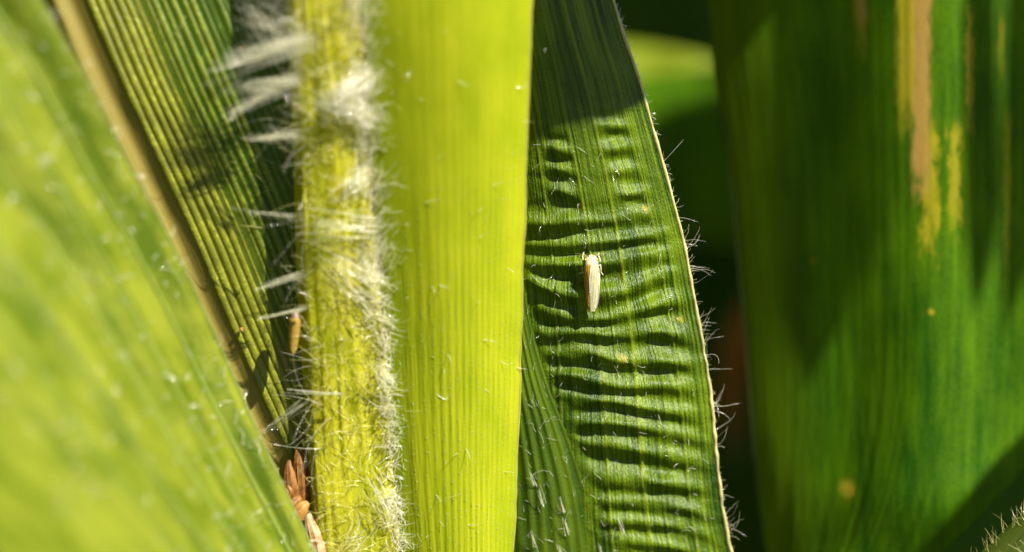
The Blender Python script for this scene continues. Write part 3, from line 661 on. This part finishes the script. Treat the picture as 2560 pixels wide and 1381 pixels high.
# mostly unseen leaves added outside the frame to cast shade and block sky
def strip_leaf(label, centre, half, side, mat, sag=0.0):
    c = np.array(centre, float); k = 60; t = np.linspace(0, 1, k); x0 = np.linspace(0, 1, len(c))
    q = np.stack([smooth_interp(t, x0, c[:, i]) for i in range(3)], -1)
    w = smooth_interp(t, np.linspace(0, 1, len(half)), half)
    sd_ = np.array(side, float); sd_ /= np.linalg.norm(sd_)
    u = np.linspace(-1, 1, 25)
    tang = np.gradient(q, axis=0); nn = np.cross(tang, sd_); nn /= np.linalg.norm(nn, axis=1, keepdims=True)
    p = q[:, None] + sd_[None, None] * (w[:, None] * u[None])[..., None] + nn[:, None] * (0.12 * w[:, None] * (u ** 2)[None])[..., None]
    uv = np.stack([np.broadcast_to(u * w.mean(), (k, 25)), np.broadcast_to(t[:, None] * np.linalg.norm(np.diff(q, axis=0), axis=1).sum(), (k, 25))], -1)
    th = thing('maize_leaf', label, 'leaf', q[-1])
    part('blade', mesh('strip_blade', p.reshape(-1, 3), grid_faces(k, 25), uv.reshape(-1, 2)), mat, th)
    part('midrib', tubes('strip_midrib', q[None], (0.06 * w + 0.1)[None], 8), mat, th)
    return th
def shade(px, py, t, z):                                # where a leaf must hang to throw its shadow there
    return P3(px, py, z) + SUN * t
K = WIDE / 2560
strip_leaf('pale sunlit leaf tip, blurred, in the gap behind the wrinkled leaf', [P3(*a) for a in ((1830, 160, -37), (1780, 154, -37), (1710, 148, -37), (1620, 146, -38), (1500, 140, -38), (1350, 130, -38))], [0.2, 24*K, 46*K, 74*K, 92*K, 100*K], (0.05, 0.72, -0.69), M_bgl)
strip_leaf('leaf above the picture, shading the top of the wrinkled leaf', [shade(*a, 60, 0.5) for a in ((1200, 320), (1400, 150), (1620, -50), (1900, -330), (2300, -800), (2700, -1300))], [100*K, 205*K, 215*K, 260*K, 230*K, 60*K], (-0.62, 0.78, 0.1), M_bg)
strip_leaf('long unseen leaf, shaped to lay its shadow down the blemished leaf', [shade(*a, 90, -6) for a in ((2120, 860), (2115, 680), (2105, 400), (2095, 0), (2090, -600))], [2*K, 80*K, 112*K, 115*K, 110*K], (1, 0.05, 0.1), M_bg)  # from here, unseen leaves shaped to throw the dapples on the blemished leaf
strip_leaf('slim unseen leaf, added for a shadow right of the tan streak', [shade(*a, 90, -5) for a in ((2425, 800), (2430, 620), (2440, 350), (2450, -100), (2460, -700))], [2*K, 48*K, 62*K, 50*K, 40*K], (1, 0.05, 0.1), M_bg)
strip_leaf('slim unseen leaf, added for a shadow at the edge of the blemished leaf', [shade(*a, 95, -4.5) for a in ((2540, 810), (2560, 600), (2575, 350), (2585, 0), (2600, -700))], [2*K, 50*K, 60*K, 40*K, 30*K], (1, 0.05, 0.1), M_bg)
strip_leaf('unseen leaf, added for a shadow on the foot of the blemished leaf', [shade(*a, 80, -6) for a in ((2180, 1520), (2300, 1420), (2440, 1300), (2600, 1220), (3100, 1180))], [5*K, 90*K, 140*K, 170*K, 170*K], (0.3, 1, -0.2), M_bg)
strip_leaf('broad unseen leaf, added above to shade the hanging leaf in the gap', [shade(*a, 95, -46) for a in ((1510, 330), (1620, 380), (1750, 400), (2000, 400), (2500, 380))], [30*K, 140*K, 210*K, 220*K, 200*K], (0.1, 1, -0.1), M_bg)  # from here, unseen casters added to darken the leaves in the gaps
strip_leaf('unseen leaf, added above to shade the brown dry leaf', [shade(*a, 100, -45) for a in ((1640, 980), (1780, 960), (1900, 920), (2100, 860), (2500, 760))], [120*K, 290*K, 310*K, 300*K, 200*K], (0.2, 1, -0.1), M_bg)
strip_leaf('unseen leaf, added at the side to shade the dark leaf behind the corner', [shade(*a, 125, -65) for a in ((2100, 1420), (2250, 1380), (2450, 1330), (2700, 1290), (3100, 1250))], [60*K, 220*K, 280*K, 290*K, 250*K], (0.2, 1, -0.1), M_bg)
strip_leaf('tall unseen leaf, added on the shaded side to block sky light', [(-150, -200, 60), (-130, -40, 50), (-115, 90, 40), (-80, 190, 10), (-20, 250, -40)], [30, 55, 60, 50, 15], (0.35, 0.1, 0.9), M_bg)  # from here, unseen leaves added to cut sky light and deepen the shadows
strip_leaf('tall unseen leaf, added behind the viewer to block sky light', [(-120, -260, 300), (-110, -80, 290), (-100, 80, 270), (-60, 200, 230), (0, 280, 170)], [30, 60, 70, 60, 20], (0.9, 0.1, 0.3), M_bg)
strip_leaf('arching unseen leaf, added above the foreground leaf to block sky light', [(-260, 120, -40), (-160, 150, -10), (-70, 165, 0), (20, 150, -60), (60, 110, -120)], [20, 45, 55, 45, 15], (0.1, 0.35, 0.9), M_bg)
strip_leaf('wide unseen leaf, added high above to keep sun off the gap', [(10, 75, -60), (60, 85, -30), (120, 95, -25), (200, 95, -40)], [18, 36, 42, 40], (-0.35, 0.75, -0.2), M_bg)  # this and the next are unseen, added to keep sun off the background
strip_leaf('second wide unseen leaf, added high above to keep sun off the gap', [(60, 160, -80), (110, 150, -50), (180, 150, -45), (260, 140, -60)], [18, 40, 45, 40], (-0.35, 0.75, -0.2), M_bg)

# ------------------------------------------------------------------ leafhoppers
def skin_body(stations, segs=20):
    """stations (a, half width, height, lift): closed loft along the body; returns verts (a, b, h), faces"""
    st_ = np.array(stations, float); ang = np.linspace(0, 2 * np.pi, segs, endpoint=False)
    v = np.stack([np.broadcast_to(st_[:, :1], (len(st_), segs)), st_[:, 1:2] * np.cos(ang)[None], st_[:, 3:4] + st_[:, 2:3] * 0.5 * (1 + np.sin(ang)[None])], -1).reshape(-1, 3)
    f = grid_faces(len(st_), segs, True).tolist(); b = np.arange(segs)
    f += [b[::-1].tolist(), (b + (len(st_) - 1) * segs).tolist()]
    return v, f
def dense(st_, n):
    st_ = np.array(st_, float); a = np.linspace(st_[0, 0], st_[-1, 0], n)
    return np.stack([a] + [smooth_interp(a, st_[:, 0], st_[:, i]) for i in (1, 2, 3)], -1)
def tube_raw(pts, rad, sides=8):
    pts = np.array(pts, float); k = len(pts); t = np.gradient(pts, axis=0); t /= np.linalg.norm(t, axis=1, keepdims=True) + 1e-9
    a = np.cross(t, [0.2, 0.3, 0.93]); a /= np.linalg.norm(a, axis=1, keepdims=True) + 1e-9; b = np.cross(t, a)
    ang = np.arange(sides) * 2 * np.pi / sides
    v = pts[:, None] + (a[:, None] * np.cos(ang)[None, :, None] + b[:, None] * np.sin(ang)[None, :, None]) * np.asarray(rad)[:, None, None]
    f = grid_faces(k, sides, True).tolist(); e = np.arange(sides); f += [e[::-1].tolist(), (e + (k - 1) * sides).tolist()]
    return v.reshape(-1, 3), f
def resample(pts, n):
    pts = np.array(pts, float); s_ = np.concatenate([[0], np.cumsum(np.linalg.norm(np.diff(pts, axis=0), axis=1))]); t = np.linspace(0, s_[-1], n)
    return np.stack([np.interp(t, s_, pts[:, i]) for i in range(3)], -1)
def ball(c, r, n=10):
    a = np.linspace(0, np.pi, n); b = np.linspace(0, 2 * np.pi, n * 2, endpoint=False)
    v = np.stack([np.sin(a)[:, None] * np.cos(b)[None], np.sin(a)[:, None] * np.sin(b)[None], np.broadcast_to(np.cos(a)[:, None], (n, 2 * n))], -1) * np.asarray(r) + np.asarray(c)
    return v.reshape(-1, 3), grid_faces(n, 2 * n, True).tolist()

def fuse(name, pieces, voxel):
    """join closed pieces (in mm) into one continuous skin"""
    vs_, fs = [], []; o_ = 0
    for v, f in pieces:
        vs_.append(v); fs += [[i + o_ for i in q] for q in f]; o_ += len(v)
    me = bpy.data.meshes.new(name); me.from_pydata(np.concatenate(vs_).tolist(), [], fs); me.update()
    ob = bpy.data.objects.new('fuse_tmp', me); COL.objects.link(ob)
    md = ob.modifiers.new('r', 'REMESH'); md.mode = 'VOXEL'; md.voxel_size = voxel; md.use_smooth_shade = True
    sm = ob.modifiers.new('s', 'SMOOTH'); sm.iterations = 3; sm.factor = 0.4
    dg = bpy.context.evaluated_depsgraph_get(); out = bpy.data.meshes.new_from_object(ob.evaluated_get(dg))
    bpy.data.objects.remove(ob); bpy.data.meshes.remove(me)
    nvx = len(out.vertices); co = np.empty(nvx * 3, np.float32); out.vertices.foreach_get('co', co)
    return out, co.reshape(-1, 3)

M_cream = plain_mat('insect_cream', (0.86, 0.78, 0.46), (0.8, 0.7, 0.4), 0.2, 0.42, 0.12, 3000)
M_limb = plain_mat('insect_limb', (0.70, 0.62, 0.28), (0.8, 0.7, 0.3), 0.25, 0.4, 0.12, 3000)
M_wing_r = plain_mat('wing_lit_cream', (0.80, 0.73, 0.42), (0.8, 0.72, 0.4), 0.3, 0.33, 0.18, 4000, 0.6)  # right wing coloured in its sunlit tone
M_wing_l = plain_mat('wing_shaded_orange', (0.88, 0.52, 0.05), (0.95, 0.6, 0.05), 0.45, 0.35, 0.15, 4000, 0.6)  # left wing's shaded, light-through tone put into its colour
M_wvein = plain_mat('wing_vein', (0.92, 0.90, 0.66), (0.85, 0.8, 0.5), 0.2, 0.4, 0.1, 3000)
M_wedge = plain_mat('wing_edge', (0.82, 0.84, 0.78), (0.8, 0.8, 0.7), 0.2, 0.3, 0.1, 3000)
M_wdark = plain_mat('wing_clear_tip', (0.30, 0.31, 0.24), (0.4, 0.4, 0.3), 0.3, 0.3, 0.2, 3000)
M_eye = plain_mat('insect_eye', (0.62, 0.52, 0.04), (0.6, 0.5, 0.05), 0.1, 0.25, 0.3, 6000, 0.7)
M_dot = plain_mat('insect_dot', (0.025, 0.018, 0.012), None, 0.0, 0.3, 0.1, 3000)

def leafhopper(label, head_px, tail_px, z, roll, mats, full=True):
    head = P3(*head_px, z); tail = P3(*tail_px, z); L = np.linalg.norm(tail - head)
    A = (tail - head) / L; Nn = np.array([0, 0, 1.0]); B = np.cross(Nn, A); B /= np.linalg.norm(B)   # B: picture right when head is up
    if B[0] < 0: B = -B
    c_, s_ = math.cos(roll), math.sin(roll); B, Nn = B * c_ + Nn * s_, Nn * c_ - B * s_
    k = L / 3.5
    def T(v): v = np.asarray(v, float) * k * np.array([1, 0.93, 1]); return head + v[:, :1] * A + v[:, 1:2] * B + v[:, 2:3] * Nn
    t = thing('leafhopper', label, 'insect', head + A * L * 0.5)
    body = [(0.0, 0.05, 0.06, 0.20), (0.05, 0.20, 0.22, 0.15), (0.16, 0.33, 0.36, 0.10), (0.30, 0.42, 0.46, 0.08), (0.44, 0.455, 0.52, 0.07), (0.60, 0.44, 0.58, 0.07), (0.80, 0.47, 0.64, 0.07), (1.05, 0.45, 0.64, 0.08), (1.4, 0.40, 0.56, 0.09), (2.0, 0.33, 0.45, 0.10), (2.6, 0.24, 0.33, 0.11), (3.05, 0.14, 0.20, 0.13), (3.2, 0.04, 0.06, 0.17)]
    pieces = [skin_body(dense(body, 40))]
    legs = []
    if full:
        legs = [[(0.40, -0.36, 0.22), (0.42, -0.56, 0.20), (0.10, -0.60, 0.20), (-0.18, -0.50, 0.10), (-0.34, -0.60, 0.02)],
                [(0.46, 0.36, 0.22), (0.50, 0.60, 0.22), (0.22, 0.52, 0.20), (0.02, 0.42, 0.12), (-0.10, 0.50, 0.03)],
                [(0.72, -0.36, 0.22), (0.66, -0.58, 0.24), (0.95, -0.62, 0.16), (1.10, -0.58, 0.08), (1.14, -0.86, 0.02)],
                [(0.70, 0.36, 0.22), (0.66, 0.58, 0.24), (0.95, 0.60, 0.16), (1.08, 0.58, 0.10), (1.28, 0.74, 0.02)],
                [(1.05, -0.30, 0.20), (1.2, -0.48, 0.22), (1.7, -0.46, 0.12), (2.5, -0.40, 0.03)],
                [(1.05, 0.30, 0.20), (1.2, 0.48, 0.20), (1.9, 0.46, 0.10), (2.6, 0.42, 0.02)]]
        for lg in legs:
            q = resample(lg, 26); pieces.append(tube_raw(q, np.interp(np.linspace(0, 1, 26), [0, 0.3, 1], [0.088, 0.072, 0.042])))
    me, co = fuse('leafhopper_body', pieces, 0.022)
    w = W(T(co)); me.vertices.foreach_set('co', w.astype(np.float32).ravel()); me.update()
    part('body', me, mats['body'], t)
    # two forewings folded like a roof over the back
    for sgn, mt in ((-1, mats['left']), (1, mats['right'])):
        nA, nB = 40, 14
        a = np.linspace(0.62, 3.5, nA); f = np.linspace(0, 1, nB); Aa, F = np.meshgrid(a, f, indexing='ij')
        half = smooth_interp(a, [0.62, 0.8, 1.2, 1.8, 2.4, 2.9, 3.25, 3.42, 3.5], [0.34, 0.47, 0.50, 0.485, 0.44, 0.37, 0.27, 0.17, 0.09])[:, None]
        ridge = smooth_interp(a, [0.62, 1.0, 1.6, 2.4, 3.0, 3.5], [0.74, 0.80, 0.72, 0.56, 0.42, 0.32])[:, None]
        low = smooth_interp(a, [0.62, 1.0, 1.6, 2.4, 3.0, 3.5], [0.50, 0.34, 0.26, 0.22, 0.20, 0.20])[:, None]
        off = -0.12 * sstep(0.6, 1.6, a)[:, None]
        bb = off + sgn * (half - sgn * off) * np.sin(F * np.pi / 2 * 0.98)
        hh = low + (ridge - low) * np.cos(F * np.pi / 2) ** 1.1 + (0.006 if sgn > 0 else 0)
        pt = np.stack([Aa, bb, hh], -1)
        wg = part('forewing', mesh('forewing', T(pt.reshape(-1, 3)), grid_faces(nA, nB)), mt, t)
        if full:
            def along(fa, f0, f1, a0, a1, r, mat, nm):
                aa = np.linspace(a0, a1, 24); ff = np.linspace(f0, f1, 24)
                ia = (aa - 0.62) / (3.5 - 0.62) * (nA - 1); ib = ff * (nB - 1)
                i0 = np.clip(ia.astype(int), 0, nA - 2); j0 = np.clip(ib.astype(int), 0, nB - 2); x = (ia - i0)[:, None]; y = (ib - j0)[:, None]
                q = (pt[i0, j0]*(1-x) + pt[i0+1, j0]*x)*(1-y) + (pt[i0, j0+1]*(1-x) + pt[i0+1, j0+1]*x)*y
                q[:, 2] += 0.008
                v, fc = tube_raw(T(q), np.full(24, r * k), 6)
                part(nm, mesh(nm, v, fc), mat, wg)
            along(0, 0.0, 0.0, 0.66, 2.35, 0.030, M_wvein, 'wing_vein')
            for f0, f1, a0, a1 in ((0.22, 0.05, 0.8, 2.5), (0.40, 0.25, 0.85, 2.9), (0.58, 0.45, 0.9, 3.2), (0.78, 0.7, 1.0, 3.3)):
                along(0, f0, f1, a0, a1, 0.018, M_wvein if sgn > 0 else mats['left'], 'wing_vein')
            along(0, 0.98, 0.98, 0.8, 3.48, 0.026, M_wedge if sgn > 0 else mats['left'], 'wing_edge')
            if sgn > 0: along(0, 0.86, 0.86, 1.9, 3.4, 0.028, M_wdark, 'wing_border')
    for sgn in (-1, 1):
        v, f = ball((0.34, sgn * 0.385, 0.36), (0.13, 0.085, 0.12)); part('eye', mesh('eye', T(v), f), mats['eye'], t)
        if full:
            v, f = ball((0.115, sgn * 0.155, 0.375), (0.058, 0.058, 0.045)); part('head_spot', mesh('head_spot', T(v), f), M_dot, t)
            v, f = ball((0.37, sgn * 0.33, 0.475), (0.03, 0.03, 0.03)); part('head_spot', mesh('head_spot', T(v), f), M_dot, t)
            q = resample([(0.12, sgn * 0.24, 0.28), (0.02, sgn * 0.42, 0.26), (-0.06, sgn * 0.75, 0.22), (-0.10, sgn * 1.05, 0.16)], 14)
            v, f = tube_raw(T(q), np.linspace(0.016, 0.006, 14) * k, 6); part('antenna', mesh('antenna', v, f), M_limb, t)
    return t
fu = wr.fu_at(1480, 705.0); zl = wr.at(np.array([fu]), np.array([float(wr.fv(705))]))[0][0, 2]
leafhopper('cream leafhopper, shaded side coloured orange, resting head up on the wrinkled green leaf', (1479, 637), (1482, 779), zl + 0.16, 0.10,
           dict(body=M_cream, left=M_wing_l, right=M_wing_r, eye=M_eye))
M_w2 = plain_mat('wing_amber', (0.56, 0.36, 0.05), (0.62, 0.42, 0.06), 0.35, 0.4, 0.2, 3000)
leafhopper('small amber insect wedged between the striped leaf and the hairy stalk', (736, 776), (731, 884), 2.75, -0.35,
           dict(body=plain_mat('insect_brown', (0.16, 0.08, 0.03), None, 0, 0.5, 0.3, 3000), left=M_w2, right=M_w2, eye=M_dot), full=False)

# ------------------------------------------------------------------ dried florets caught in the leaf axil
def floret(label, pts, zs, halfw, mat, thick=0.45, group='dried florets in the leaf axil'):
    pts = np.array(pts, float); k = 26; c = P3(pts[:, 0], pts[:, 1], np.array(zs, float) + 0.8); x0 = np.linspace(0, 1, len(c)); t_ = np.linspace(0, 1, k)
    q = np.stack([smooth_interp(t_, x0, c[:, i]) for i in range(3)], -1)
    w = np.maximum(smooth_interp(t_, np.linspace(0, 1, len(halfw)), halfw), 1.0) * 1.25 * WIDE / 2560
    tang = np.gradient(q, axis=0); tang /= np.linalg.norm(tang, axis=1, keepdims=True)
    sd_ = np.cross(tang, [0, 0, 1.0]); sd_ /= np.linalg.norm(sd_, axis=1, keepdims=True); nn = np.cross(sd_, tang)
    ang = np.linspace(0, 2 * np.pi, 16, endpoint=False)
    rr = 1 + 0.10 * np.cos(ang * 5)[None] + 0.08 * vnoise(np.linspace(0, 9, k)[:, None] + pts[0, 0], ang[None] * 2)
    p = q[:, None] + sd_[:, None] * (np.cos(ang)[None] * rr * w[:, None])[..., None] + nn[:, None] * (np.sin(ang)[None] * rr * w[:, None] * thick)[..., None]
    th = thing('dried_floret', label, 'floret', q[0], group)
    e = np.arange(16)
    f = grid_faces(k, 16, True).tolist() + [e[::-1].tolist(), (e + (k - 1) * 16).tolist()]
    part('husk', mesh('floret_husk', p.reshape(-1, 3), f), mat, th)
    for s0 in (0.25, -0.3):                                # keels along the husk
        qq = q + sd_ * (w * s0)[:, None] + nn * (w * thick * 0.97)[:, None]
        v, fc = tube_raw(qq, np.full(k, 0.035) * np.sin(np.pi * np.linspace(0.1, 0.95, k)), 6); part('keel', mesh('floret_keel', v, fc), mat, th)
    return th
def floret_mat(n_, a, b):
    a = tuple(x * 0.62 for x in a); b = tuple(x * 0.62 for x in b)
    m, nt = new_mat(n_); s = N(nt); g_ = s.node('ShaderNodeNewGeometry'); x = s.noise(g_.outputs['Position'], 1500.0, 4.0)
    s.finish(s.mix(s.step(0.35, 0.65, x), a, b), b, 0.25, 0.5, x, 0.7, 6e-5, 0.4); return m
F1 = floret_mat('floret_rust', (0.26, 0.09, 0.012), (0.50, 0.23, 0.05)); F2 = floret_mat('floret_orange', (0.42, 0.18, 0.02), (0.62, 0.34, 0.07)); F3 = floret_mat('floret_straw', (0.55, 0.28, 0.07), (0.78, 0.58, 0.34))
floret('tallest rust brown dried floret, tip against the stalk', [(752, 1300), (752, 1220), (748, 1160), (743, 1118)], [-0.4, -0.2, -0.1, -0.2], [11, 15, 13, 3], F1)
floret('rust brown dried floret just left of the tallest one', [(738, 1300), (728, 1230), (722, 1185), (722, 1150)], [0.1, 0.3, 0.4, 0.3], [10, 14, 11, 3], F1)
floret('narrow orange dried floret squeezed against the stalk edge', [(768, 1290), (766, 1210), (763, 1160), (760, 1120)], [-0.6, -0.4, -0.3, -0.4], [6, 8, 7, 2], F2)
floret('small curled rust floret at the edge of the foreground leaf', [(700, 1262), (712, 1248), (724, 1232), (716, 1218), (706, 1222)], [0.6, 0.5, 0.5, 0.4, 0.4], [8, 10, 9, 8, 4], F1, 0.8)
floret('short curled floret between the rust ones and the orange pod', [(712, 1275), (728, 1262), (744, 1250), (750, 1240)], [0.5, 0.4, 0.3, 0.2], [8, 11, 9, 4], F1, 0.8)
floret('plump orange pod-like floret bent toward the stalk', [(735, 1312), (742, 1290), (756, 1270), (770, 1258)], [0.7, 0.7, 0.6, 0.4], [8, 14, 13, 6], F2, 0.8)
floret('long straw coloured husk at the bottom of the axil', [(805, 1440), (793, 1381), (780, 1330), (768, 1285)], [0.4, 0.5, 0.5, 0.2], [14, 16, 14, 6], F3, 0.7)

# ------------------------------------------------------------------ specks of dirt and pollen
def speck(label, px, py, z, r, mat):
    v, f = ball((0, 0, 0), 1.0, 7); d_ = 1 + 0.35 * vnoise(v[:, 0] * 2.1 + px, v[:, 1] * 2.1 + v[:, 2])
    v = v * d_[:, None] * np.array(r); p = P3(px, py, z); t = thing('debris_speck', label, 'speck', p)
    part('grain', mesh('speck', v + p, f), mat, t)
    v2, f2 = ball(p + np.array([r[0] * 0.8, r[1] * 0.5, 0.02]), np.array(r) * 0.55, 6); part('crumb', mesh('crumb', v2, f2), mat, t)
def zon(sheet, px, py): return float(sheet.at(np.clip(np.array([float(sheet.fu_at(px, py))]), 0, 1), np.array([float(sheet.fv(py))]))[0][0, 2])
speck('tiny orange speck on the pale lower edge of the striped leaf', 603, 825, zon(st, 603, 825) + 0.25, (0.13, 0.15, 0.09), F2)
speck('tiny orange speck beside the topmost white hair tuft', 603, 122, zon(st, 603, 122) + 0.35, (0.08, 0.15, 0.08), F2)
speck('tiny whitish flake on the shaded top of the wrinkled leaf', 1362, 126, zon(wr, 1362, 126) + 0.06, (0.10, 0.16, 0.06), M_wvein)
